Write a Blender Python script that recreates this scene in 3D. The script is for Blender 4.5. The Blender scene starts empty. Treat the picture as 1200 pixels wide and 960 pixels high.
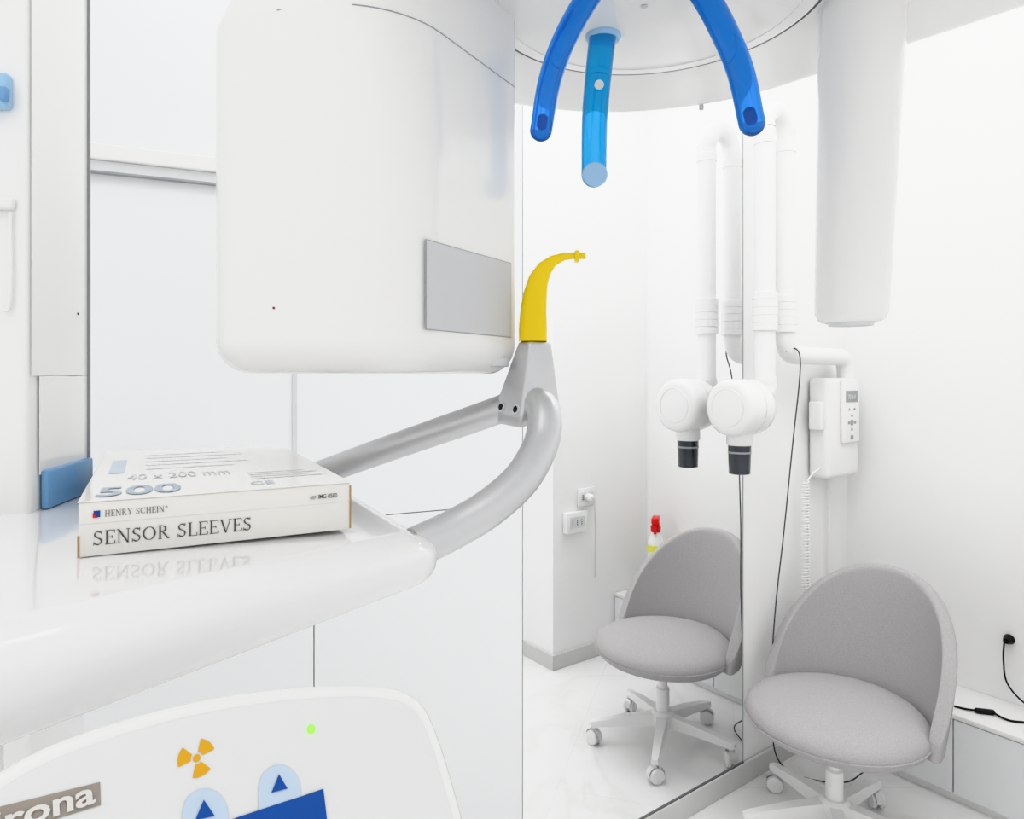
import bpy, bmesh, math, random
from mathutils import Vector, Matrix
random.seed(3)
PI=math.pi
C=bpy.context.scene.collection
H=1.45; F=800.0; HZ=440.0
def V(*a): return Vector(a)
def at(px,py,Y): return Vector(((px-600)/F*Y, Y, H+(HZ-py)/F*Y))
def ray(px,py): return Vector(((px-600)/F,1.0,(HZ-py)/F))
CAM=Vector((0,0,H))
def onplane(px,py,p0,n):
    r=ray(px,py); t=(Vector(p0)-CAM).dot(n)/r.dot(n); return CAM+r*t
# ------------------------------------------------------------ materials
def mat(name,col,rough=.4,metal=0,trans=0,coat=0,noise=None,bump=None,emit=None,spec=.5,ior=1.45,alpha=1):
    m=bpy.data.materials.new(name); m.use_nodes=True
    nt=m.node_tree; b=nt.nodes['Principled BSDF']
    b.inputs['Base Color'].default_value=(*col,1)
    b.inputs['Roughness'].default_value=rough; b.inputs['Metallic'].default_value=metal
    b.inputs['Transmission Weight'].default_value=trans
    b.inputs['Coat Weight'].default_value=coat; b.inputs['Coat Roughness'].default_value=.08
    b.inputs['Specular IOR Level'].default_value=spec; b.inputs['IOR'].default_value=ior
    if alpha<1: b.inputs['Alpha'].default_value=alpha
    if emit:
        b.inputs['Emission Color'].default_value=(*emit[0],1); b.inputs['Emission Strength'].default_value=emit[1]
    tc=nt.nodes.new('ShaderNodeTexCoord')
    if noise:
        sc,amt=noise
        n=nt.nodes.new('ShaderNodeTexNoise'); n.inputs['Scale'].default_value=sc; n.inputs['Detail'].default_value=4
        nt.links.new(tc.outputs['Object'],n.inputs['Vector'])
        r=nt.nodes.new('ShaderNodeValToRGB')
        r.color_ramp.elements[0].position=.3; r.color_ramp.elements[1].position=.7
        r.color_ramp.elements[0].color=(*[max(0,c*(1-amt)) for c in col],1)
        r.color_ramp.elements[1].color=(*[min(1,c*(1+amt)) for c in col],1)
        nt.links.new(n.outputs['Fac'],r.inputs['Fac']); nt.links.new(r.outputs['Color'],b.inputs['Base Color'])
    if bump:
        sc,st=bump
        n=nt.nodes.new('ShaderNodeTexNoise'); n.inputs['Scale'].default_value=sc; n.inputs['Detail'].default_value=2
        nt.links.new(tc.outputs['Object'],n.inputs['Vector'])
        bp=nt.nodes.new('ShaderNodeBump'); bp.inputs['Strength'].default_value=st; bp.inputs['Distance'].default_value=.002
        nt.links.new(n.outputs['Fac'],bp.inputs['Height']); nt.links.new(bp.outputs['Normal'],b.inputs['Normal'])
    return m
M={}
M['wall']=mat('wall_paint',(.94,.94,.935),.6,noise=(3,.006))
M['ceil']=mat('ceiling_paint',(.93,.93,.93),.8,noise=(3,.01))
M['panel']=mat('white_laminate',(.89,.90,.91),.22,noise=(2,.008))
M['plastic']=mat('white_plastic',(.90,.898,.89),.14,coat=.3,noise=(4,.006))
M['plastic_m']=mat('white_satin_plastic',(.91,.91,.905),.32,noise=(4,.006))
M['tray']=mat('white_gloss_tray',(.875,.875,.878),.08,coat=.5,noise=(4,.006))
M['greyplate']=mat('grey_plate',(.64,.65,.67),.45,noise=(6,.01))
M['reflgrey']=mat('grey_reflection_tone',(.90,.895,.88),.12,coat=.4,noise=(5,.01))  # grey reflection in the column's mirror panel, put into the colour
M['reflpale']=mat('pale_reflection_tone',(.92,.92,.90),.12,coat=.4,noise=(5,.01))  # brighter part of that reflection, put into the colour
M['seam']=mat('dark_seam',(.16,.16,.17),.6,noise=(20,.05))
M['greyseam']=mat('grey_seam',(.38,.39,.41),.5,noise=(20,.05))
M['alu']=mat('brushed_aluminium',(.66,.665,.675),.34,metal=.65,noise=(120,.012))
M['rail']=mat('rail_aluminium',(.74,.75,.76),.3,metal=.3,noise=(30,.02))
M['blue']=mat('blue_acrylic',(.010,.26,.88),.04,trans=.8,coat=.6,noise=(6,.08))
M['bluemid']=mat('bright_blue_acrylic',(.015,.44,.93),.04,trans=.75,coat=.6,noise=(6,.08))
M['bluedeep']=mat('deep_blue_core',(.004,.10,.50),.12,coat=.3,noise=(6,.1))
M['ltblue']=mat('pale_blue_plastic',(.40,.64,.90),.3,noise=(10,.03))
M['blueblock']=mat('soft_blue_plastic',(.20,.40,.68),.3,noise=(10,.04))
M['yellow']=mat('yellow_plastic',(.93,.67,.008),.22,coat=.3,noise=(10,.03))
M['dark']=mat('dark_plastic',(.03,.035,.04),.2,noise=(20,.1))
M['black']=mat('black_rubber',(.015,.015,.015),.5,noise=(20,.1))
M['cordgrey']=mat('dark_grey_rubber',(.08,.08,.08),.5,noise=(20,.1))
M['fabric']=mat('grey_fabric',(.475,.462,.467),.95,noise=(380,.12),bump=(600,.5),spec=.1)
M['card']=mat('white_card',(.88,.865,.83),.45,noise=(8,.012))
M['cardtop']=mat('white_card_gloss',(.90,.885,.86),.16,coat=.3,noise=(8,.012))
M['cardedge']=mat('brown_card_edge',(.45,.31,.16),.8,noise=(40,.1))
M['ink']=mat('black_ink',(.11,.107,.108),.6,noise=(30,.05))
M['inkblue']=mat('slate_blue_ink',(.44,.52,.63),.4,noise=(30,.04))
M['inkpale']=mat('pale_blue_ink',(.62,.70,.79),.4,noise=(30,.03))
M['inkgrey']=mat('grey_ink',(.70,.705,.72),.4,noise=(30,.03))
M['red']=mat('red_plastic',(.80,.03,.03),.3,noise=(10,.05))
M['lime']=mat('lime_label',(.85,.85,.12),.4,noise=(10,.05))
M['orange']=mat('orange_ink',(.80,.42,.03),.5,noise=(10,.05))
M['navy']=mat('navy_ink',(.02,.09,.38),.45,noise=(10,.05))
M['paleprint']=mat('pale_blue_print',(.58,.71,.85),.4,noise=(10,.03))
M['platebg']=mat('bronze_grey_name_plate',(.36,.32,.28),.4,noise=(30,.05))
M['platetx']=mat('pale_lettering',(.76,.74,.71),.4,noise=(30,.05))
M['green']=mat('green_led',(.3,.8,.05),.3,emit=((.45,1,.03),1.1))
M['redled']=mat('dark_dot',(.25,.02,.01),.3,noise=(10,.05))
M['face']=mat('panel_face',(.80,.81,.805),.25,noise=(5,.01))
M['base']=mat('grey_baseboard',(.66,.66,.65),.4,noise=(6,.03))
M['screen']=mat('lcd_screen',(.36,.38,.39),.2,noise=(10,.05))
M['mirror']=mat('mirror_silver',(.985,.99,.99),.0,metal=1)
M['lens']=mat('smoked_cone',(.05,.055,.065),.12,coat=.5,noise=(10,.1))
def marble():
    m=mat('white_marble_tiles',(.90,.90,.895),.09,coat=.2); nt=m.node_tree; b=nt.nodes['Principled BSDF']
    tc=nt.nodes.new('ShaderNodeTexCoord')
    n=nt.nodes.new('ShaderNodeTexNoise'); n.inputs['Scale'].default_value=1.5; n.inputs['Detail'].default_value=7; n.inputs['Distortion'].default_value=1.0
    nt.links.new(tc.outputs['Object'],n.inputs['Vector'])
    r=nt.nodes.new('ShaderNodeValToRGB'); e=r.color_ramp.elements
    e[0].position=.44; e[0].color=(.90,.90,.895,1); e[1].position=.57; e[1].color=(.90,.90,.895,1)
    k=e.new(.50); k.color=(.84,.835,.825,1); k=e.new(.475); k.color=(.885,.885,.88,1); k=e.new(.53); k.color=(.88,.88,.87,1)
    nt.links.new(n.outputs['Fac'],r.inputs['Fac'])
    br=nt.nodes.new('ShaderNodeTexBrick'); br.offset=0; br.inputs['Scale'].default_value=1
    br.inputs['Brick Width'].default_value=.6; br.inputs['Row Height'].default_value=.6; br.inputs['Mortar Size'].default_value=.001
    br.inputs['Color1'].default_value=(1,1,1,1); br.inputs['Color2'].default_value=(1,1,1,1); br.inputs['Mortar'].default_value=(.88,.88,.88,1)
    nt.links.new(tc.outputs['Object'],br.inputs['Vector'])
    mx=nt.nodes.new('ShaderNodeMix'); mx.data_type='RGBA'; mx.blend_type='MULTIPLY'; mx.inputs['Factor'].default_value=1
    nt.links.new(r.outputs['Color'],mx.inputs[6]); nt.links.new(br.outputs['Color'],mx.inputs[7])
    nt.links.new(mx.outputs[2],b.inputs['Base Color']); return m
M['marble']=marble()
# ------------------------------------------------------------ object helpers
OFF={}
def link(me,name,m,parent=None):
    o=bpy.data.objects.new(name,me); C.objects.link(o)
    if m: me.materials.append(M[m])
    if parent: o.parent=parent; OFF[o.name]=OFF[parent.name]
    else: OFF[o.name]=V(0,0,0)
    return o
def obj(name,bm,m,parent=None,smooth=40,label=None):
    off=OFF[parent.name] if parent else V(0,0,0)
    bmesh.ops.recalc_face_normals(bm,faces=bm.faces[:])
    bmesh.ops.translate(bm,verts=bm.verts[:],vec=-off)
    me=bpy.data.meshes.new(name); bm.to_mesh(me); bm.free()
    if smooth:
        me.shade_smooth(); me.set_sharp_from_angle(angle=math.radians(smooth))
    o=link(me,name,m,parent)
    if label: o['label']=label
    return o
def tag(o,label,cat,group=None):
    o['label']=label; o['category']=cat
    if group: o['group']=group
    return o
def thing(name,loc,label,cat,group=None):
    o=bpy.data.objects.new(name,None); C.objects.link(o); o.location=loc; o.empty_display_size=.05
    OFF[o.name]=Vector(loc); return tag(o,label,cat,group)
def struct(name,bm,m,parent=None,smooth=None):
    o=obj(name,bm,m,parent,smooth)
    if not parent: o['kind']='structure'
    return o
def B(): return bmesh.new()
def boxo(bm,o,x,y,z,bev=0,seg=3):
    """box with corner o and edge vectors x,y,z"""
    o,x,y,z=map(Vector,(o,x,y,z)); vs=[]
    for i in (0,1):
        for j in (0,1):
            for k in (0,1): vs.append(bm.verts.new(o+x*i+y*j+z*k))
    fs=[(0,1,3,2),(4,6,7,5),(0,4,5,1),(2,3,7,6),(0,2,6,4),(1,5,7,3)]
    nf=[bm.faces.new([vs[i] for i in f]) for f in fs]
    if bev:
        es=list({e for f in nf for e in f.edges})
        bmesh.ops.bevel(bm,geom=es,offset=bev,segments=seg,profile=.5,affect='EDGES')
    return bm
def loft(bm,rings,cap=True):
    R=[[bm.verts.new(p) for p in r] for r in rings]; n=len(R[0])
    for a,b in zip(R,R[1:]):
        for i in range(n): bm.faces.new((a[i],a[(i+1)%n],b[(i+1)%n],b[i]))
    if cap: bm.faces.new(R[0][::-1]); bm.faces.new(R[-1])
    return bm
def rpoly(pts,rad,seg=8):
    out=[]; n=len(pts)
    for i in range(n):
        p=Vector(pts[i]).to_2d(); a=Vector(pts[i-1]).to_2d(); b=Vector(pts[(i+1)%n]).to_2d()
        r=rad[i] if isinstance(rad,(list,tuple)) else rad
        da=(a-p); db=(b-p); la,lb=da.length,db.length; da.normalize(); db.normalize()
        ang=da.angle(db); d=min(r/math.tan(ang/2),la*.49,lb*.49); r2=d*math.tan(ang/2)
        c=p+(da+db).normalized()*(r2/math.sin(ang/2))
        s=p+da*d-c; e=p+db*d-c
        a0=math.atan2(s.y,s.x); a1=math.atan2(e.y,e.x); dd=(a1-a0+PI)%(2*PI)-PI
        for k in range(seg+1):
            t=a0+dd*k/seg; out.append((c.x+r2*math.cos(t),c.y+r2*math.sin(t)))
    return out
def inset(poly,d):
    n=len(poly); P=[Vector(p) for p in poly]
    area=sum(P[i].x*P[(i+1)%n].y-P[(i+1)%n].x*P[i].y for i in range(n)); s=1 if area>0 else -1
    out=[]
    for i in range(n):
        t=(P[(i+1)%n]-P[i-1]).normalized(); nn=Vector((-t.y,t.x))*s
        out.append(P[i]+nn*d)
    return out
def slab(bm,poly,z0,z1,rb=0,rt=0,seg=6):
    rings=[]
    if rb:
        for k in range(seg+1):
            a=PI/2*k/seg; q=inset(poly,rb*(1-math.sin(a))); rings.append([(p.x,p.y,z0+rb*(1-math.cos(a))) for p in q])
    else: rings.append([(p[0],p[1],z0) for p in poly])
    if rt:
        for k in range(seg+1):
            a=PI/2*k/seg; q=inset(poly,rt*(1-math.cos(a))); rings.append([(p.x,p.y,z1-rt*(1-math.sin(a))) for p in q])
    else: rings.append([(p[0],p[1],z1) for p in poly])
    return loft(bm,rings)
def catmull(pts,n=8):
    P=[Vector(p) for p in pts]; P=[P[0]*2-P[1]]+P+[P[-1]*2-P[-2]]; out=[]
    for i in range(1,len(P)-2):
        for k in range(n):
            t=k/n; a,b,c,d=P[i-1],P[i],P[i+1],P[i+2]
            out.append(.5*((2*b)+(c-a)*t+(2*a-5*b+4*c-d)*t*t+(3*b-a-3*c+d)*t**3))
    out.append(P[-2]); return out
def tube(bm,pts,r,seg=16,smooth=8,round_end=False,flatten=1):
    P=catmull(pts,smooth) if smooth else [Vector(p) for p in pts]
    n=len(P); rf=r if callable(r) else (lambda t:r)
    t0=(P[1]-P[0]).normalized(); up=V(0,0,1) if abs(t0.z)<.75 else V(0,1,0)
    u=t0.cross(up).normalized(); rings=[]
    T=[(P[min(i+1,n-1)]-P[max(i-1,0)]).normalized() for i in range(n)]
    for i in range(n):
        u=(u-T[i]*u.dot(T[i])).normalized(); v=T[i].cross(u)
        R=rf(i/(n-1))
        def ring(c,R): return [c+u*math.cos(2*PI*k/seg)*R+v*math.sin(2*PI*k/seg)*R*flatten for k in range(seg)]
        if round_end and i==0:
            for q in range(1,7): a=PI/2*q/7; rings.append(ring(P[i]-T[i]*R*math.cos(a),R*math.sin(a)))
        rings.append(ring(P[i],R))
        if round_end and i==n-1:
            for q in range(6,0,-1): a=PI/2*q/7; rings.append(ring(P[i]+T[i]*R*math.cos(a),R*math.sin(a)))
            rings.append(ring(P[i]+T[i]*R*.999,R*.03))
    return loft(bm,rings)
def lathe(bm,prof,c=(0,0,0),axis=(0,0,1),seg=32,cap=True):
    ax=Vector(axis).normalized(); u=ax.orthogonal().normalized(); v=ax.cross(u); c=Vector(c)
    rings=[[c+ax*z+u*math.cos(2*PI*k/seg)*max(r,1e-4)+v*math.sin(2*PI*k/seg)*max(r,1e-4) for k in range(seg)] for r,z in prof]
    return loft(bm,rings,cap)
def flat(bm,pts):
    bm.faces.new([bm.verts.new(p) for p in pts]); return bm
def text_on(body,pbl,pbr,h,up,m,parent,name='lettering',lift=None,bold=0.0):
    cu=bpy.data.curves.new('t','FONT'); cu.body=body; cu.offset=bold; cu.resolution_u=3
    t=bpy.data.objects.new('t',cu); C.objects.link(t); bpy.context.view_layer.update()
    me=bpy.data.meshes.new_from_object(t.evaluated_get(bpy.context.evaluated_depsgraph_get()))
    bpy.data.objects.remove(t); bpy.data.curves.remove(cu)
    xs=[v.co.x for v in me.vertices]; ys=[v.co.y for v in me.vertices]
    x0,x1,y0,y1=min(xs),max(xs),min(ys),max(ys); off=OFF[parent.name]
    ex=Vector(pbr)-Vector(pbl); up=Vector(up).normalized(); lf=lift or ex.normalized().cross(up)*.0005
    for v in me.vertices:
        a=(v.co.x-x0)/(x1-x0); b=(v.co.y-y0)/(y1-y0)
        v.co=Vector(pbl)+ex*a+up*h*b+lf-off
    me.name=name; me.materials.clear()
    return link(me,name,m,parent)
# thick-and-thin roman capitals drawn as strokes
TK,TN=.11,.045
GL={
'E':(.66,[('v',.17,0,1,TK),('h',.05,.60,.975,TN),('h',.17,.46,.51,TN),('h',.05,.62,.025,TN),('v',.60,.78,1,TN),('v',.62,0,.24,TN),('v',.46,.41,.61,TN)]),
'L':(.62,[('v',.17,0,1,TK),('h',.05,.60,.025,TN),('v',.60,0,.25,TN),('h',.05,.30,.975,TN)]),
'I':(.34,[('v',.17,0,1,TK),('h',.05,.29,.975,TN),('h',.05,.29,.025,TN)]),
'H':(.82,[('v',.17,0,1,TK),('v',.65,0,1,TK),('h',.17,.65,.51,TN),('h',.05,.29,.975,TN),('h',.05,.29,.025,TN),('h',.53,.77,.975,TN),('h',.53,.77,.025,TN)]),
'N':(.84,[('v',.15,0,1,TN*1.2),('v',.69,0,1,TN*1.2),('d',.12,1,.69,0,TK*1.1),('h',.03,.15,.975,TN),('h',.05,.26,.025,TN),('h',.58,.80,.975,TN)]),
'V':(.80,[('d',.12,1,.41,0,TK),('d',.70,1,.41,0,TN*1.2),('h',.02,.26,.975,TN),('h',.58,.80,.975,TN)]),
'Y':(.78,[('d',.11,1,.38,.48,TK),('d',.68,1,.38,.48,TN*1.2),('v',.38,0,.5,TK),('h',.01,.25,.975,TN),('h',.56,.78,.975,TN),('h',.26,.50,.025,TN)]),
'R':(.76,[('v',.17,0,1,TK),('a',.30,.745,.25,.235,90,-90,TK),('h',.05,.30,.975,TN),('h',.17,.31,.51,TN),('h',.05,.29,.025,TN),('d',.34,.50,.66,.02,TK),('h',.60,.76,.025,TN)]),
'O':(.86,[('a',.42,.5,.38,.485,0,360,TK)]),
'C':(.80,[('a',.42,.5,.36,.485,48,312,TK),('v',.68,.72,1,TN),('v',.69,.08,.26,TN)]),
'S':(.60,[('a',.29,.745,.22,.235,35,270,TK),('a',.29,.26,.24,.245,90,-150,TK),('v',.49,.76,1,TN),('v',.06,0,.25,TN)]),
' ':(.38,[])}
def serif_on(body,o,ex,up,h,width,m,parent,lift):
    tot=sum(GL[c][0] for c in body)+.04*(len(body)-1); sx=width/tot
    bm=B(); x=0
    def P(a,b): return o+ex*((x+a)*sx)+up*(b*h)+lift
    for c in body:
        for g in GL[c][1]:
            if g[0]=='v': _,a,y0,y1,w=g; q=[(a-w/2,y0),(a+w/2,y0),(a+w/2,y1),(a-w/2,y1)]
            elif g[0]=='h': _,a,b,y,w=g; q=[(a,y-w*.55),(b,y-w*.55),(b,y+w*.55),(a,y+w*.55)]
            elif g[0]=='d': _,a,y0,b,y1,w=g; q=[(a-w/2,y0),(a+w/2,y0),(b+w/2,y1),(b-w/2,y1)]
            else:
                _,cx,cy,rx,ry,a0,a1,w=g; n=22
                for k in range(n):
                    f=[]
                    for kk,sg in ((k,1),(k,-1),(k+1,-1),(k+1,1)):
                        t=math.radians(a0+(a1-a0)*kk/n); ww=w*(.35+.65*abs(math.cos(t)))/2
                        if c=='S': ww=w*(.42+.5*abs(math.sin(t+.9)))/2
                        f.append(P(cx+(rx-.04+ww*sg)*math.cos(t),cy+(ry-.03+ww*sg)*math.sin(t)))
                    flat(bm,f)
                continue
            flat(bm,[P(*p) for p in q])
        x+=GL[c][0]+.04
    return obj('lettering',bm,m,parent,None)
# ------------------------------------------------------------ room frame
D=Vector((.804,.5946)).normalized(); N=Vector((D.y,-D.x)); K=Vector((1.411,2.861))
def W(w,s,z=0): p=K-D*w+N*s; return Vector((p.x,p.y,z))      # along the mirror wall
def Rw(t,o,z=0): p=K+N*t-D*o; return Vector((p.x,p.y,z))      # along the right wall
D3=V(D.x,D.y,0); N3=V(N.x,N.y,0); Z3=V(0,0,1)
CH=3.15
struct('floor',boxo(B(),(-3.5,-2.5,-.1),(7,0,0),(0,7.5,0),(0,0,.1)),'marble')
struct('ceiling',boxo(B(),(-3.5,-2.5,CH),(7,0,0),(0,7.5,0),(0,0,.1)),'ceil')
struct('wall_back',boxo(B(),W(-.1,-.106),-D3*1.82,N3*.1,Z3*CH),'wall')
struct('wall_right',boxo(B(),Rw(-.006,0),N3*1.226,D3*.1,Z3*CH),'wall')
struct('wall_side',boxo(B(),Rw(1.12,-.1),N3*.1,-D3*.774,Z3*CH),'wall')
struct('wall_return',boxo(B(),Rw(1.121,.675),N3*1.6,D3*.1,Z3*CH),'wall')
struct('baseboard_back',boxo(B(),W(0,-.004),-D3*1.72,N3*.012,Z3*.075,.002,1),'base')
struct('baseboard_right',boxo(B(),Rw(0,0),N3*1.12,-D3*.012,Z3*.075,.002,1),'base')
struct('baseboard_side',boxo(B(),Rw(1.12,.255),-D3*.42,-N3*.012,Z3*.075,.002,1),'base')
struct('baseboard_return',boxo(B(),Rw(1.108,.675),N3*1.6,-D3*.012,Z3*.075,.002,1),'base')
# sliding panel wall
S=W(1.72,0); Lx=V(-.914,-.406,0).normalized(); Ln=V(-Lx.y,Lx.x,0)*-1
if Ln.y>0: Ln=-Ln
def LP(t,s,z): p=S+Lx*t+Ln*s; return V(p.x,p.y,z)
struct('wall_left',boxo(B(),LP(0,-.12,0),Lx*2.6,Ln*.1,Z3*CH),'seam')
g=.0012
def panel(n,t0,t1,z0,z1): struct('door_%d'%n,boxo(B(),LP(t0+g,-.02,z0+g),Lx*(t1-t0-2*g),Ln*.02,Z3*(z1-z0-2*g)),'panel')
panel(1,0,.544,0,1.105); panel(2,.544,2.6,0,1.105); panel(3,0,.589,1.105,CH); panel(4,.589,2.6,1.105,1.89); panel(5,.589,2.6,1.92,CH)
struct('trim_1',boxo(B(),LP(.6,-.005,1.900),Lx*2,Ln*.030,Z3*.034,.004,2),'plastic')
struct('trim_2',boxo(B(),LP(.6,-.005,1.878),Lx*2,Ln*.020,Z3*.0215),'rail')
struct('trim_3',boxo(B(),LP(.583,-.005,1.105),Lx*.010,Ln*.008,Z3*.76),'rail')
struct('rail_shadow_line',boxo(B(),LP(.6,-.005,1.874),Lx*2,Ln*.021,Z3*.004),'greyseam')  # dark strip standing in for the shadow line under the rail
# mirror
mr=thing('wall_mirror',W(1.23,0,.08),'tall frameless wall mirror reflecting the grey chair and pipes','mirror')
obj('glass',boxo(B(),W(1.718,-.005,.079),D3*.981,N3*.005,Z3*2.5),'mirror',mr,None)
obj('edge_strip',boxo(B(),W(.737,-.0055,.079),D3*.003,N3*.007,Z3*2.5),'greyseam',mr,None)
obj('edge_strip',boxo(B(),W(1.718,-.0055,.073),D3*.985,N3*.009,Z3*.006),'seam',mr,None)
# ------------------------------------------------------------ low bench
bt=thing('low_cabinet',Rw(.6,.12),'low white cabinet along the right wall beside the chair','cabinet')
obj('body',boxo(B(),Rw(.10,.001,.0),N3*1.018,-D3*.235,Z3*.285),'plastic_m',bt,None)
obj('top_board',boxo(B(),Rw(.095,.001,.285),N3*1.023,-D3*.256,Z3*.016,.002,2),'plastic_m',bt)
for a,b in ((.10,.488),(.488,.80),(.80,1.118)):
    obj('door',boxo(B(),Rw(a+.002,.236,.03),N3*(b-a-.004),-D3*.018,Z3*.252,.001,1),'panel',bt)
# spray bottle (seen in the mirror)
pb=Rw(.952,.120,.301)
sb=thing('spray_bottle',pb,'white spray bottle with red trigger head and lime label, seen in the mirror','bottle')
obj('body',lathe(B(),[(.0,0),(.040,0),(.045,.008),(.045,.27),(.042,.295),(.026,.325),(.018,.345)],pb),'plastic',sb)
obj('label_band',lathe(B(),[(.0454,.235),(.0458,.236),(.0458,.268),(.0454,.269)],pb,cap=False),'lime',sb)
bm=lathe(B(),[(.025,.335),(.027,.365),(.020,.37),(.020,.385)],pb); boxo(bm,pb+V(-.048,-.019,.38),(.086,0,0),(0,.038,0),(0,0,.034),.007); boxo(bm,pb+V(-.044,-.007,.33),(.012,0,.0),(0,.014,0),(.012,0,.05),.002)
obj('trigger_head',bm,'red',sb)
# sockets on the side wall (seen in the mirror)
def wallpt(px,py):
    u=(px-600)/F; a=K-N*1.12
    k=(u*a.y-a.x)/(D.x-u*D.y); P=a+D*k; z=H+(HZ-py)/F*P.y
    return -k,z
for (px,py,w_,h_,dp,lab) in ((671,611,.135,.105,.035,'wider three-module white wall socket, the lower of the two'),(686,582,.115,.09,.014,'white wall socket with a round plug, the upper of the two')):
    o_,z=wallpt(px,py); p=Rw(1.12,o_,z)
    t=thing('wall_socket',p,lab,'socket','sockets on the side wall')
    obj('plate',boxo(B(),p+D3*w_/2-Z3*h_/2,-D3*w_,-N3*dp,Z3*h_,.004,2),'plastic',t)
    obj('inner_frame',boxo(B(),p+D3*w_*.36-Z3*h_*.27-N3*(dp-.0002),-D3*w_*.72,-N3*.001,Z3*h_*.54,.0004,1),'rail',t)
    for k in (-1,0,1):
        for q in (-1,0,1):
            bm=lathe(B(),[(.0032,0),(.0032,.001)],p-N3*(dp+.001)+D3*k*.030+Z3*q*.010,-N3,8)
            obj('outlet_hole',bm,'dark',t)
    if dp<.02:
        obj('plug',lathe(B(),[(0,0),(.019,0),(.021,.005),(.019,.03),(.012,.04),(0,.041)],p-N3*(dp+.0015),-N3,20),'plastic',t)
        q0=p-N3*(dp+.04)
        obj('plug_cord',tube(B(),[q0,q0-N3*.012-Z3*.01,p+D3*.04-N3*.03-Z3*.16,p+D3*.055-N3*.012-Z3*.42],.003,8,8),'rail',t)
# ------------------------------------------------------------ wall x-ray unit
ux=thing('dental_xray_unit',W(.17,0,1.04),'white wall-mounted dental x-ray with folding pipe arm and dark cone','x-ray unit')
obj('control_box',boxo(B(),W(.315,0,1.05),D3*.235,N3*.085,Z3*.39,.020,5),'plastic_m',ux)
cb=obj('keypad',boxo(B(),W(.230,.085,1.185),D3*.125,N3*.014,Z3*.25,.0069,4),'plastic',ux)
obj('display',boxo(B(),W(.213,.0985,1.345),D3*.090,N3*.002,Z3*.045),'screen',cb,None)
for (a,b,rr_) in ((0,.0,.012),(-.024,0,.006),(.024,0,.006),(0,.027,.006),(0,-.027,.006),(-.02,.052,.005),(.02,.052,.005),(0,-.058,.010)):
    obj('button',lathe(B(),[(rr_,0),(rr_,.002)],W(.168-a,.099,1.265+b),N3,16),'screen',cb)
text_on('70 kV',W(.200,.1006,1.357),W(.140,.1006,1.357),.018,Z3,'card',cb)
obj('side_holder',boxo(B(),W(.345,.02,1.24),D3*.03,N3*.05,Z3*.11,.006),'plastic',ux)
wA,sA,wB,sB=.784,.119,.646,.108
zt=2.33; wm,sm=(wA+wB)/2,(sA+sB)/2; rr=(wA-wB)/2
obj('wall_elbow',tube(B(),[W(.14,.06,1.42),W(.14,.06,1.46),W(.150,.06,1.50),W(.18,.061,1.520),W(.22,.062,1.522)],.033,24,6),'plastic_m',ux)
path=[W(.20,.062,1.522),W(.40,.08,1.522),W(.54,.095,1.522),W(.585,.101,1.523),W(.622,.105,1.536),W(.642,.108,1.568),W(wB,sB,1.61),W(wB,sB,1.66)]
obj('horizontal_pipe',tube(B(),path,.0325,28,6),'plastic_m',ux)
path=[W(wB,sB,1.66),W(wB,sB,2.0),W(wB,sB,2.24),W(wB,sB,2.28)]
for k in range(1,12):
    a=PI*k/12; path.append(W(wm-rr*math.cos(a),sm,2.285+rr*math.sin(a)*1.05))
path+=[W(wA,sA,2.28),W(wA,sA,2.24),W(wA,sA,1.9),W(wA,sA,1.47),W(wA,sA,1.42)]
obj('folding_pipe',tube(B(),path,.0335,28,4),'plastic_m',ux)
for w_,s_ in ((wA,sA),(wB,sB)):
    obj('pipe_joint',lathe(B(),[(.033,0),(.0365,.003),(.0365,.03),(.033,.033)],W(w_,s_,2.225)),'plastic_m',ux)
    prof=[(.034,0)]
    for k in range(5): prof+=[(.041,.001+k*.026),(.0415,.024+k*.026),(.0385,.0255+k*.026)]
    prof+=[(.034,.13)]
    obj('ribbed_collar',lathe(B(),prof,W(w_,s_,1.60)),'plastic_m',ux,30)
hc=V(.752,2.238,1.345)
hd=obj('tube_head',lathe(B(),[(0,-.075),(.070,-.075),(.082,-.072),(.090,-.064),(.093,-.052),(.093,.035),(.088,.06),(.07,.08),(.03,.09),(0,.09)],hc,D3,56),'plastic',ux,60)
obj('seam_ring',lathe(B(),[(.0935,.0),(.0935,.0015)],hc,D3,48,False),'greyseam',hd)
obj('face_ring',lathe(B(),[(.060,-.0750),(.0605,-.0762),(.0615,-.0750)],hc,D3,48,False),'rail',hd)
obj('neck',tube(B(),[W(wA,sA,1.44),W(wA,sA,1.40),hc+D3*.04],.036,20,4),'plastic_m',hd)
cc0=hc+V(-.006,0,-.004)
obj('cone_collar',lathe(B(),[(.0,-.075),(.042,-.075),(.042,-.115),(.038,-.12),(0,-.12)],cc0),'plastic_m',ux)
obj('cone',lathe(B(),[(.0,-.118),(.037,-.118),(.034,-.212),(.030,-.214),(.0,-.213)],cc0),'lens',ux)
obj('cone_band',lathe(B(),[(.0363,-.140),(.0372,-.140),(.0370,-.146),(.0361,-.146)],cc0,cap=False),'greyseam',ux)
pts=[]
for k in range(46*8):
    a=2*PI*k/8; z=1.05-.52*k/(46*8); p=W(.415,.05,z); pts.append(p+D3*.012*math.cos(a)+N3*.012*math.sin(a))
obj('coiled_cord',tube(B(),[W(.28,.05,1.10),W(.36,.05,1.08)]+pts,.0028,6,0),'plastic_m',ux)
obj('cable',tube(B(),[W(.17,.01,1.06),W(.17,.008,.8),W(.168,.008,.5),W(.17,.01,.08)],.003,8,6),'plastic_m',ux)
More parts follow.
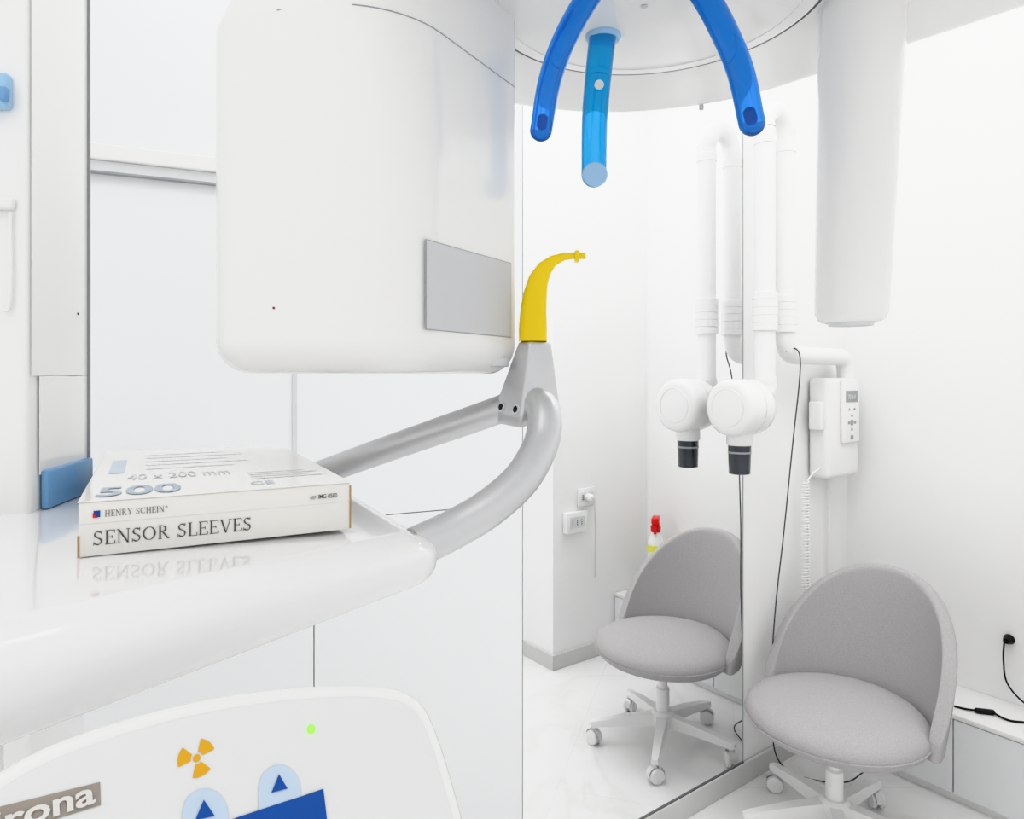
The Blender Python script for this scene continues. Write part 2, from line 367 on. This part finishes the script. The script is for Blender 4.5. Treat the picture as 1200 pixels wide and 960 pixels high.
obj('black_cord',tube(B(),[at(921,412,2.375),at(930,408,2.37),at(937,416,2.37),at(937,445,2.39),at(929,520,2.41),at(919,620,2.42),at(909,710,2.42),at(904,790,2.43),at(905,860,2.44),at(915,895,2.46),at(945,912,2.46),at(990,917,2.40),at(1012,905,2.45)],.0024,8,8),'cordgrey',ux)
# plug and adapter at right
def rwpt(px,py,o=0):
    u=(px-600)/F; a=K-D*o; k=(u*a.y-a.x)/(N.x-u*N.y); P=a+N*k; return V(P.x,P.y,H+(HZ-py)/F*P.y)
pp=rwpt(1183,749)
pt=thing('power_plug',pp,'round black plug in the right wall with its cord trailing down','plug')
obj('plug_body',lathe(B(),[(0,0),(.016,0),(.018,.004),(.014,.02),(.009,.035),(0,.036)],pp,-D3,20),'black',pt)
obj('cord',tube(B(),[pp-D3*.03,pp-D3*.05-Z3*.004,rwpt(1176,775,.05),rwpt(1180,800,.05),rwpt(1198,822,.06),rwpt(1225,838,.07)],.003,8,8),'black',pt)
def topt(px,py): r=ray(px,py); t=(.301-H)/r.z; return CAM+r*t
a_=topt(1145,836)+Z3*.009; b_=topt(1163,838)+Z3*.009
ad=thing('adapter_cord',topt(1150,836),'black inline connector and cord lying on the low cabinet','cord')
obj('connector',tube(B(),[a_,(a_+b_)/2,b_],.009,12,3,True),'black',ad)
obj('cord',tube(B(),[topt(1118,829)+Z3*.004,topt(1130,832)+Z3*.004,a_],.0035,8,6),'black',ad)
obj('cord',tube(B(),[b_,topt(1180,845)+Z3*.004,topt(1200,848)+Z3*.004,topt(1240,850)+Z3*.004],.0035,8,6),'black',ad)
# ------------------------------------------------------------ chair
ch=thing('swivel_chair',(0,0,0),'grey fabric tub swivel chair on white castor base beside the mirror','chair')
prof=[(0,.334),(.12,.334),(.200,.338),(.240,.348),(.259,.364),(.266,.383),(.261,.402),(.244,.418),(.20,.431),(.1,.439),(0,.440)]
bm=lathe(B(),prof,seg=56)
for v in bm.verts: v.co.z+=.004*math.cos(v.co.x*8)
st=obj('seat',bm,'fabric',ch,60)
obj('piping',tube(B(),[(.2665*math.cos(2*PI*k/40),.2665*math.sin(2*PI*k/40),.380) for k in range(41)],.0022,8,0),'fabric',st)
bm=B(); NT,NV=32,14; th=math.radians(88); G=[]
for i in range(NT+1):
    x=-1+2*i/NT; ax_=abs(x)
    hh=.465*(max(0,1-ax_**2.3))**(.58)
    low=.334+.02*ax_**3
    ztop=max(.335+hh,low+.045); row=[]
    for j in range(NV+1):
        v=j/NV; z=low+(ztop-low)*v; q=max(0,(z-.335)/.46)
        a=x*th*(1-.14*q)
        r=.262+.026*math.sin(min(1,q*1.4)*PI/2)
        row.append(bm.verts.new((math.sin(a)*r,math.cos(a)*r+.020+.045*q,z)))
    G.append(row)
for i in range(NT):
    for j in range(NV): bm.faces.new((G[i][j],G[i+1][j],G[i+1][j+1],G[i][j+1]))
br=obj('backrest',bm,'fabric',ch,None)
br.data.shade_smooth()
md=br.modifiers.new('s','SOLIDIFY'); md.thickness=.040; md.offset=0
md=br.modifiers.new('b','SUBSURF'); md.levels=2; md.render_levels=2
obj('seat_plate',lathe(B(),[(0,.295),(.09,.295),(.11,.332),(0,.333)],seg=24),'plastic_m',ch)
obj('gas_column',lathe(B(),[(0,.09),(.026,.09),(.026,.22),(.018,.225),(.018,.32),(0,.32)],seg=24),'plastic_m',ch)
obj('hub',lathe(B(),[(0,.07),(.04,.07),(.045,.08),(.045,.125),(.036,.135),(0,.135)],seg=28),'plastic_m',ch)
for k in range(5):
    a=2*PI*k/5+math.radians(20); c,s=math.cos(a),math.sin(a)
    u=V(c,s,0); v=V(-s,c,0)
    def sec(d,w,z0,z1): return [u*d+v*w+Z3*z0,u*d+v*w*.8+Z3*z1,u*d-v*w*.8+Z3*z1,u*d-v*w+Z3*z0]
    lg=obj('leg',loft(B(),[sec(.03,.024,.08,.125),sec(.15,.02,.078,.112),sec(.27,.015,.07,.092),sec(.285,.012,.072,.088)]),'plastic_m',ch)
    cs=obj('castor',lathe(B(),[(0,.04),(.009,.04),(.009,.08),(0,.08)],u*.27,seg=12),'plastic_m',ch)
    ww=Vector((math.cos(a+.9),math.sin(a+.9),0)); cc=u*.27+V(0,0,.028)
    ax=V(-ww.y,ww.x,0)
    for sg in (-1,1):
        obj('wheel',lathe(B(),[(0,.004),(.022,.004),(.027,.007),(.028,.012),(.026,.02),(.012,.023),(0,.023)],cc,ax*sg,24),'plastic',cs)
    bm=B(); R1=[]
    for q in range(9):
        b=PI*q/8; R1.append([cc+ww*math.cos(b)*.034+Z3*math.sin(b)*.034+ax*w for w in (-.012,.012)])
    for q in range(8):
        bm.faces.new([bm.verts.new(p) for p in (R1[q][0],R1[q][1],R1[q+1][1],R1[q+1][0])])
    bmesh.ops.remove_doubles(bm,verts=bm.verts[:],dist=.0001)
    obj('wheel_cover',bm,'rail',cs)
ch.location=(1.006,2.13,0); ch.rotation_euler=(0,0,math.radians(-55))
# ------------------------------------------------------------ panoramic machine
pm=thing('panoramic_xray_machine',(-.62,.85,0),'large white panoramic x-ray machine with blue head supports and silver handles','x-ray machine')
col=rpoly([(-.82,.70),(-.496,.70),(-.5235,.835),(-.58,.88),(-.82,.95)],.006,3)
obj('column',slab(B(),col,0,2.5,.01,.01,3),'plastic_m',pm)
pa,pb_=V(-.4945,.702,0),V(-.521,.836,0); pd=(pb_-pa); pn=V(pd.y,-pd.x,0).normalized()
obj('grey_reflection_panel',boxo(B(),pa+Z3*1.4495,pd,pn*.0008,Z3*1.0,.0003,1),'reflgrey',pm)  # upper mirror panel, its grey reflection painted as plain colour
obj('pale_reflection_panel',boxo(B(),pa+pd*.12+Z3*1.345,pd*.88,pn*.0008,Z3*.1042,.0003,1),'reflpale',pm)  # lower mirror panel, its brighter reflection painted paler
obj('edge_strip',boxo(B(),pb_+Z3*1.345,pd*.010,pn*.004,Z3*1.1),'greyseam',pm,None)
obj('blue_base_block',boxo(B(),pa+pd*.14+Z3*1.3078,pd*.86,pn*.008,Z3*.042,.003,2),'blueblock',pm)
cp=at(3,110,.70)
ck=obj('blue_clip',boxo(B(),cp+V(-.012,-.012,-.018),(.024,0,0),(0,.012,0),(0,0,.036),.004),'ltblue',pm)
obj('knob',boxo(B(),at(8,112,.69)+V(-.004,-.008,-.007),(.008,0,0),(0,.008,0),(0,0,.014),.002),'blueblock',ck)
obj('hook_bar',boxo(B(),at(0,240,.70)+V(-.014,-.008,-.006),(.032,0,0),(0,.008,0),(0,0,.012),.003),'plastic',pm)
obj('hook_rod',tube(B(),[at(12,250,.696),at(13,330,.696),at(10,362,.696),at(2,362,.696)],.0018,8,5),'plastic',pm)
obj('pin_hole',lathe(B(),[(.0015,0),(.0015,.0008)],pa+pd*.8+pn*.001+Z3*1.523,pn,10),'dark',pm)
tp=rpoly([(-.062,.640),(-.19,.86),(-.33,1.10),(-.78,1.10),(-.84,.70),(-.66,.40),(-.40,.244)],[.042,.3,.08,.08,.1,.12,.05],12)
TZ=1.3076
bm=slab(B(),tp,1.222,TZ,.040,.034,9)
for v in bm.verts:
    d_=math.hypot(v.co.x+.085,v.co.y-.645); f=max(0,min(1,1-d_/.21)); f=f*f*(3-2*f)
    v.co.z=TZ-(TZ-v.co.z)*(1-.42*f)-.008*f*(1 if v.co.z<TZ-.002 else .6)
obj('tray',bm,'tray',pm,60)
obj('handle',tube(B(),[at(596,476,.835),at(566,487,.845),at(500,510,.87),at(440,531,.90),at(388,550,.93),at(368,557,.94)],.0172,28,6),'alu',pm)
hpath=[at(620,476,.812),at(631,475,.80),at(638,488,.785),at(634,520,.765),at(612,560,.735),at(575,594,.71),at(532,620,.69),at(488,641,.668)]
obj('handle',tube(B(),hpath,.0200,32,8),'alu',pm)
def q4(a): return [at(*p) for p in a]
bm=loft(B(),[q4([(583,497,.83),(609,503,.79),(640,492,.82),(615,490,.87)]),q4([(577,482,.83),(611,487,.785),(657,476,.82),(622,478,.875)]),
 q4([(607,400,.82),(621,401,.80),(647,400,.82),(633,399,.845)])])
bmesh.ops.bevel(bm,geom=bm.edges[:],offset=.004,segments=3,profile=.5,affect='EDGES')
hold=obj('bite_holder',bm,'alu',pm)
fn=(at(611,487,.785)-at(577,482,.83)).cross(at(607,400,.82)-at(577,482,.83)).normalized()
if fn.y>0: fn=-fn
for (sx,sy) in ((588,477),(605,480)):
    c=onplane(sx,sy,at(577,482,.83),fn)
    s_=obj('screw',lathe(B(),[(0,.0),(.0062,.0),(.0062,.0012),(.004,.0016),(.0,.0016)],c,fn,20),'rail',hold)
    obj('screw_socket',lathe(B(),[(0,.0015),(.0042,.0015),(.0042,.0022),(0,.0022)],c,fn,6),'dark',s_)
def sect(px,py,w,d,ang):
    c=at(px,py,.82); k=.82/F
    tx=V(math.cos(ang),0,math.sin(ang)); out=[]
    for q in range(16):
        a=2*PI*q/16; ca,sa=math.cos(a),math.sin(a)
        e=lambda x:math.copysign(abs(x)**.6,x)
        out.append(c+tx*e(ca)*w/2*k+V(0,1,0)*e(sa)*d/2)
    return out
rings=[sect(624.5,400,33,.022,0),sect(624.5,385,33,.022,0),sect(625,365,31,.02,0),sect(627,345,28,.018,-.12),sect(631,328,24,.016,-.4),sect(638,315,19,.013,-.75),sect(648,306,13,.011,-1.1),sect(660,301,9,.010,-1.4),sect(672,299.5,7.5,.010,-1.5),sect(686,300,7.5,.010,-1.57)]
by=obj('bite_block',loft(B(),rings),'yellow',pm,50)
obj('bite_knob',boxo(B(),at(673,307,.82)+V(0,-.008,0),(.006,0,0),(0,.016,0),(0,0,.013),.0015),'yellow',by)
# housing
hpts=[(-.305,.675),(-.115,.625),(.004,.83),(-.02,.99),(-.325,.99)]; hr=[.06,.11,.015,.04,.04]
HP=rpoly(hpts,hr,12)
hb=obj('sensor_housing',slab(B(),HP,1.452,1.8,.034,0,8),'plastic',pm,50)
rings=[]
for z,sh,ins in ((1.8,0,.0002),(1.812,.006,0),(1.84,.022,0),(1.87,.045,0),(1.92,.085,0),(2.0,.12,0),(2.09,.13,0),(2.10,.13,.01)):
    q=inset(rpoly([(hpts[0][0]+sh,hpts[0][1]),hpts[1],hpts[2],hpts[3],(hpts[4][0]+sh,hpts[4][1])],hr,12),ins)
    rings.append([(p.x,p.y,z) for p in q])
obj('housing_bracket',loft(B(),rings),'plastic',pm,50)
sp=[p for p in HP if p[1]<.835 and p[0]>-.16]
sp=[(-.225,.675-.05*(.08/.19))]+sp
obj('housing_seam',tube(B(),[(p[0],p[1],1.8) for p in sp],.0007,6,0),'greyseam',pm)
fd=V(.119,.205,0).normalized(); fnn=V(fd.y,-fd.x,0)
fp=V(-.115,.625,0)
def facet(px,py): return onplane(px,py,fp,fnn)
A_=facet(499,284); B_=facet(598,307); E_=facet(499,388); F_=facet(598,393)
zt1=(A_.z+B_.z)/2; zb1=(E_.z+F_.z)/2
obj('grey_plate',boxo(B(),V(A_.x,A_.y,zb1),V(B_.x-A_.x,B_.y-A_.y,0),fnn*.0015,Z3*(zt1-zb1),.0003,1),'greyplate',hb)
obj('plate_outline',boxo(B(),V(A_.x,A_.y,zb1)-fd*.001-Z3*.0008,V(B_.x-A_.x,B_.y-A_.y,0)+fd*.002,fnn*.0009,Z3*(zt1-zb1+.0016)),'greyseam',hb,None)
l0=V(-.305,.675,0); ld=V(.19,-.05,0).normalized(); ln=V(ld.y,-ld.x,0)
if ln.y>0: ln=-ln
obj('indicator_light',lathe(B(),[(0,0),(.0011,0),(.0011,.0008),(0,.0008)],onplane(321,361,l0,ln),ln,10),'redled',hb)
obj('latch',boxo(B(),at(575,430,.80),(.022,.012,0),(-.004,.01,0),(0,0,.012),.002),'alu',pm)
# rotating arm
def circ(cx,cy,r,n=72): return [(cx+r*math.cos(2*PI*k/n),cy+r*math.sin(2*PI*k/n)) for k in range(n)]
def hull(P):
    P=sorted(set(P)); 
    def half(P):
        h=[]
        for p in P:
            while len(h)>1 and (h[-1][0]-h[-2][0])*(p[1]-h[-2][1])-(h[-1][1]-h[-2][1])*(p[0]-h[-2][0])<=0: h.pop()
            h.append(p)
        return h
    return half(P)[:-1]+half(P[::-1])[:-1]
AZ=1.886
arm=hull(circ(.16,.79,.375)+circ(.55,.66,.17,40))
ra=obj('rotating_arm',slab(B(),arm,AZ,2.10,.04,.05,10),'plastic',pm,50)
obj('ring_groove',lathe(B(),[(.1970,-.0010),(.1995,-.0010),(.1995,.001),(.1970,.001)],(.16,.79,AZ),seg=96),'seam',ra)
obj('centre_disc',lathe(B(),[(0,-.004),(.190,-.004),(.195,-.002),(.1962,.002),(0,.002)],(.16,.79,AZ),seg=96),'plastic',ra)
obj('inner_ring',lathe(B(),[(.1745,-.0038),(.175,-.0046),(.1755,-.0038)],(.16,.79,AZ),seg=96,cap=False),'rail',ra)
for (sx,sy) in ((822,125),(755,3)):
    c=CAM+ray(sx,sy)*((AZ-H)/ray(sx,sy).z); obj('screw',lathe(B(),[(0,-.005),(.004,-.005),(.004,.002),(0,.002)],c,seg=14),'greyplate',ra)
obj('carrier_beam',boxo(B(),(-.60,.72,2.10),(.85,0,0),(0,.16,0),(0,0,.14),.02),'plastic_m',pm)
rings=[]
for t,dr in ((0,-.012),(.0,-.008),(.01,-.003),(.03,-.0005),(.06,0),(.5,0),(1,0)):
    z=1.512+(1.89-1.512)*t; f=t
    if dr==-.012: z=1.511
    r=.0395+(.0475-.0395)*f+dr; cx=.397+.014*f
    rings.append([(cx+r*math.cos(2*PI*k/48),.80+r*math.sin(2*PI*k/48),z) for k in range(48)])
tc_=obj('tube_cylinder',loft(B(),rings),'plastic',pm,50)
obj('end_cap',lathe(B(),[(0,1.508),(.024,1.508),(.025,1.512),(0,1.512)],(.397,.80,0)),'rail',tc_)
def rod(pts,r,m): return obj('head_support',tube(B(),pts,r,32,8,True,.7),m,pm,60)
L=rod([at(716,-42,.725),at(690,-5,.73),at(662,45,.73),at(644,95,.73),at(634,153,.73)],lambda t:.0138-.0018*t,'blue')
obj('tip_core',tube(B(),[at(636,140,.73),at(635.5,144,.73),at(635,148,.73)],.0048,16,4,True),'bluedeep',L)
R_=rod([at(798,-42,.745),at(826,-5,.73),at(850,40,.72),at(868,85,.715),at(881,144,.71)],lambda t:.0155-.0015*t,'blue')
obj('tip_core',tube(B(),[at(878,133,.71),at(879,137,.71),at(880,141,.71)],.0055,16,4,True),'bluedeep',R_)
Cn=rod([at(707,36,.862),at(702,80,.862),at(697,140,.862),at(696,205,.862)],lambda t:.0172-.0012*t,'bluemid')
obj('mount_disc',lathe(B(),[(0,-.006),(.020,-.006),(.0225,-.003),(.0225,.0),(0,.0)],(.116,.868,AZ-.004),seg=36),'ltblue',Cn)
obj('tip_disc',lathe(B(),[(0,0),(.0150,0),(.0158,.002),(.0145,.004),(0,.004)],at(697,205,.846),(0,-1,.05),32),'ltblue',Cn)
obj('button_disc',lathe(B(),[(0,0),(.0058,0),(.0058,.003),(0,.003)],at(702,100,.848),(0,-1,.05),20),'card',Cn)
obj('mount_collar',lathe(B(),[(0,-.012),(.03,-.012),(.034,.0),(0,.0)],(.118,.735,AZ-.004),seg=32),'plastic',L)
obj('mount_collar',lathe(B(),[(0,-.012),(.03,-.012),(.034,.0),(0,.0)],(.188,.755,AZ-.004),seg=32),'plastic',R_)
# control panel
PC=V(-.15,.40,1.23); PX=V(.79,.613,0).normalized(); PY=(V(-PX.y,PX.x,0)*math.cos(math.radians(55))+Z3*math.sin(math.radians(55))).normalized(); PN=PX.cross(PY).normalized()
def pl(px,py,l=0): return onplane(px,py,PC,PN)+PN*l
out=[(-140,1005),(-60,942),(0,902),(60,871),(140,843),(230,820),(320,806),(400,801),(450,803),(480,811),(500,828),(516,862),(532,912),(546,965),(556,1040),(540,1090),(440,1130),(200,1190),(-40,1260),(-140,1240)]
P2=[pl(x,y) for x,y in out]
P2=[Vector(((p-PC).dot(PX),(p-PC).dot(PY))) for p in P2]
P2=[Vector((p.x,p.y)) for p in catmull([(p.x,p.y,0) for p in P2]+[(P2[0].x,P2[0].y,0)],4)][:-1]
def ring2(ins,l): return [PC+PX*p.x+PY*p.y+PN*l for p in inset(P2,ins)]
cpn=obj('control_panel',loft(B(),[ring2(.004,-.03),ring2(.0,-.026),ring2(0,-.006),ring2(.0008,-.003),ring2(.003,-.0008),ring2(.006,0)]),'plastic',pm,50)
bm=B(); flat(bm,ring2(.0085,.0006)); obj('panel_face',bm,'face',cpn,None)
rc=pl(230,889,.0010)
bm=B()
for a0 in (40,160,280):
    pts=[]
    for k in range(7): a=math.radians(a0-30+60*k/6); pts.append(rc+(PX*math.cos(a)+PY*math.sin(a))*.0098)
    for k in range(6,-1,-1): a=math.radians(a0-30+60*k/6); pts.append(rc+(PX*math.cos(a)+PY*math.sin(a))*.0031)
    flat(bm,pts)
flat(bm,[rc+(PX*math.cos(2*PI*k/14)+PY*math.sin(2*PI*k/14))*.0020 for k in range(14)])
obj('radiation_symbol',bm,'orange',cpn,None)
obj('green_light',lathe(B(),[(0,0),(.0026,0),(.0022,.001),(0,.0014)],pl(364,855,.0007),PN,16),'green',cpn)
def shape(pts,m,name,l): bm=B(); flat(bm,[pl(x,y,l) for x,y in pts]); return obj(name,bm,m,cpn,None)
def dome(cx,cy,w,h,name='dome_print'):
    pts=[(cx-w,cy+h*.9),(cx-w*.98,cy)]
    for k in range(0,13): a=PI-PI*k/12; pts.append((cx+w*math.cos(a),cy-math.sin(a)*h*.55))
    pts+=[(cx+w,cy+h*.9)]
    return shape(pts,'paleprint',name,.0011)
dome(327,927,25,55); dome(240,955,27,55)
shape([(279,958),(303,950),(330,941),(352,934),(378,925),(381,950),(388,1015),(230,1060),(216,1000),(262,983),(268,962)],'navy','blue_bar',.0015)
shape([(317,930),(326,908),(336,925)],'navy','triangle_print',.0018)
shape([(228,962),(238,938),(251,957)],'navy','triangle_print',.0018)
shape([(-80,982),(0,946),(117,917),(118,944),(0,981),(-80,1014)],'platebg','name_plate',.0010)
pbl=pl(-34,991,.0016); pbr=pl(112,942,.0016); up_=(pl(109,919,.0016)-pl(111,942,.0016)); 
text_on('sirona',pbl,pbr,up_.length*1.12,PY,'platetx',cpn,bold=.022,lift=PN*.0004)
obj('panel_bracket',boxo(B(),PC-PN*.055-PY*.03-PX*.14,PX*.05,PN*.03,PY*.03,.004),'plastic_m',pm)
obj('bracket_post',boxo(B(),V(-.36,.40,1.17),(.04,.03,0),(-.03,.04,0),(0,0,.06),.006),'plastic_m',pm)
# ------------------------------------------------------------ carton
bx=V(.8835,.468,0).normalized(); by_=V(-bx.y,bx.x,0); b0=V(-.3366,.53,TZ+.0006); BL,BD,BH=.212,.38,.0425
ct=thing('carton',b0,'flat white cardboard box of sensor sleeves lying on the machine tray','box')
body=obj('box_body',boxo(B(),b0,bx*BL,by_*BD,Z3*BH,.0012,2),'card',ct)
obj('lid_top',boxo(B(),b0+Z3*BH-bx*.0006-by_*.0006,bx*(BL+.0012),by_*(BD+.001),Z3*.0012,.0004,1),'cardtop',ct)
obj('lid_edge',boxo(B(),b0+Z3*BH*.60-by_*.0002,bx*BL,by_*.001,Z3*.0003),'inkgrey',ct,None)
obj('brown_edge',boxo(B(),b0+bx*(BL-.0004)-by_*.0006+Z3*.001,bx*.0013,by_*.0014,Z3*(BH-.003)),'cardedge',ct,None)
obj('brown_edge',boxo(B(),b0-bx*.0008-by_*.0006,bx*.0012,by_*.0014,Z3*BH*.4),'cardedge',ct,None)
fnb=-by_
def fr(a,z): return b0+bx*a+Z3*z+fnb*.0006
serif_on('SENSOR SLEEVES',fr(.0095,.0085),bx,Z3,.0112,.117,'ink',ct,fnb*.0003)
serif_on('HENRY SCHEIN',fr(.0175,.0305),bx,Z3,.0050,.042,'ink',ct,fnb*.0003)
text_on('®',fr(.0600,.0335),fr(.0620,.0335),.002,Z3,'ink',ct)
bm=B(); flat(bm,[fr(.010,.0305),fr(.0145,.0305),fr(.0145,.0357),fr(.010,.0357)]); obj('logo_mark',bm,'navy',ct,None)
bm=B(); flat(bm,[fr(.0095,.0302)+fnb*.0003,fr(.013,.0302)+fnb*.0003,fr(.0095,.0345)+fnb*.0003]); obj('logo_mark',bm,'red',ct,None)
text_on('REF',fr(.176,.0305),fr(.181,.0305),.003,Z3,'ink',ct)
text_on('IMG-0500',fr(.183,.0305),fr(.200,.0305),.004,Z3,'ink',ct,bold=.01)
def tpt(a,b): return b0+bx*a+by_*b+Z3*(BH+.0014)
def ttop(s,a0,a1,b,h,m,bold=0): text_on(s,tpt(a0,b),tpt(a1,b),h,by_,m,ct,bold=bold,lift=Z3*.0003)
ttop('500',.010,.073,.014,.052,'inkblue',.02)
ttop('40 x 200 mm',.030,.120,.105,.038,'inkgrey',0)
ttop('CE',.130,.150,.022,.020,'inkpale',.005)
bm=B(); flat(bm,[tpt(.012,.16),tpt(.026,.16),tpt(.026,.28),tpt(.012,.28)]); obj('print_bar',bm,'inkpale',ct,None)
for k in range(5):
    bm=B(); y=.18+k*.035; flat(bm,[tpt(.045,y),tpt(.13+.02*(k%2),y),tpt(.13+.02*(k%2),y+.003),tpt(.045,y+.003)]); obj('print_line',bm,'inkgrey',ct,None)
for k in range(4):
    bm=B(); y=.06+k*.014; flat(bm,[tpt(.135,y),tpt(.20-.01*(k%2),y),tpt(.20-.01*(k%2),y+.003),tpt(.135,y+.003)]); obj('print_line',bm,'inkgrey',ct,None)
# ------------------------------------------------------------ light, world, camera
def area(loc,sx,sy,p,rot=(0,0,0),col=(1,1,1)):
    l=bpy.data.lights.new('added_fill_light','AREA'); l.shape='RECTANGLE'; l.size=sx; l.size_y=sy; l.energy=p; l.color=col
    o=bpy.data.objects.new('added_fill_light',l); C.objects.link(o); o.location=loc; o.rotation_euler=rot; return o  # unseen overhead area lights, added to brighten the room and side wall
area((.85,1.5,3.10),1.8,1.8,31)
area((-.6,-.2,3.10),1.6,1.6,9)
w=bpy.data.worlds.new('World'); bpy.context.scene.world=w; w.use_nodes=True
bg=w.node_tree.nodes['Background']; bg.inputs['Color'].default_value=(1,.999,.995,1); bg.inputs['Strength'].default_value=.93
cam=bpy.data.cameras.new('Camera'); co=bpy.data.objects.new('Camera',cam); C.objects.link(co)
co.location=CAM; co.rotation_euler=(PI/2,0,0); cam.sensor_width=36; cam.lens=24; cam.shift_y=-40/1200; cam.clip_start=.02
bpy.context.scene.camera=co
sc=bpy.context.scene; sc.view_settings.view_transform='Khronos PBR Neutral'; sc.view_settings.look='None'; sc.view_settings.exposure=0.12
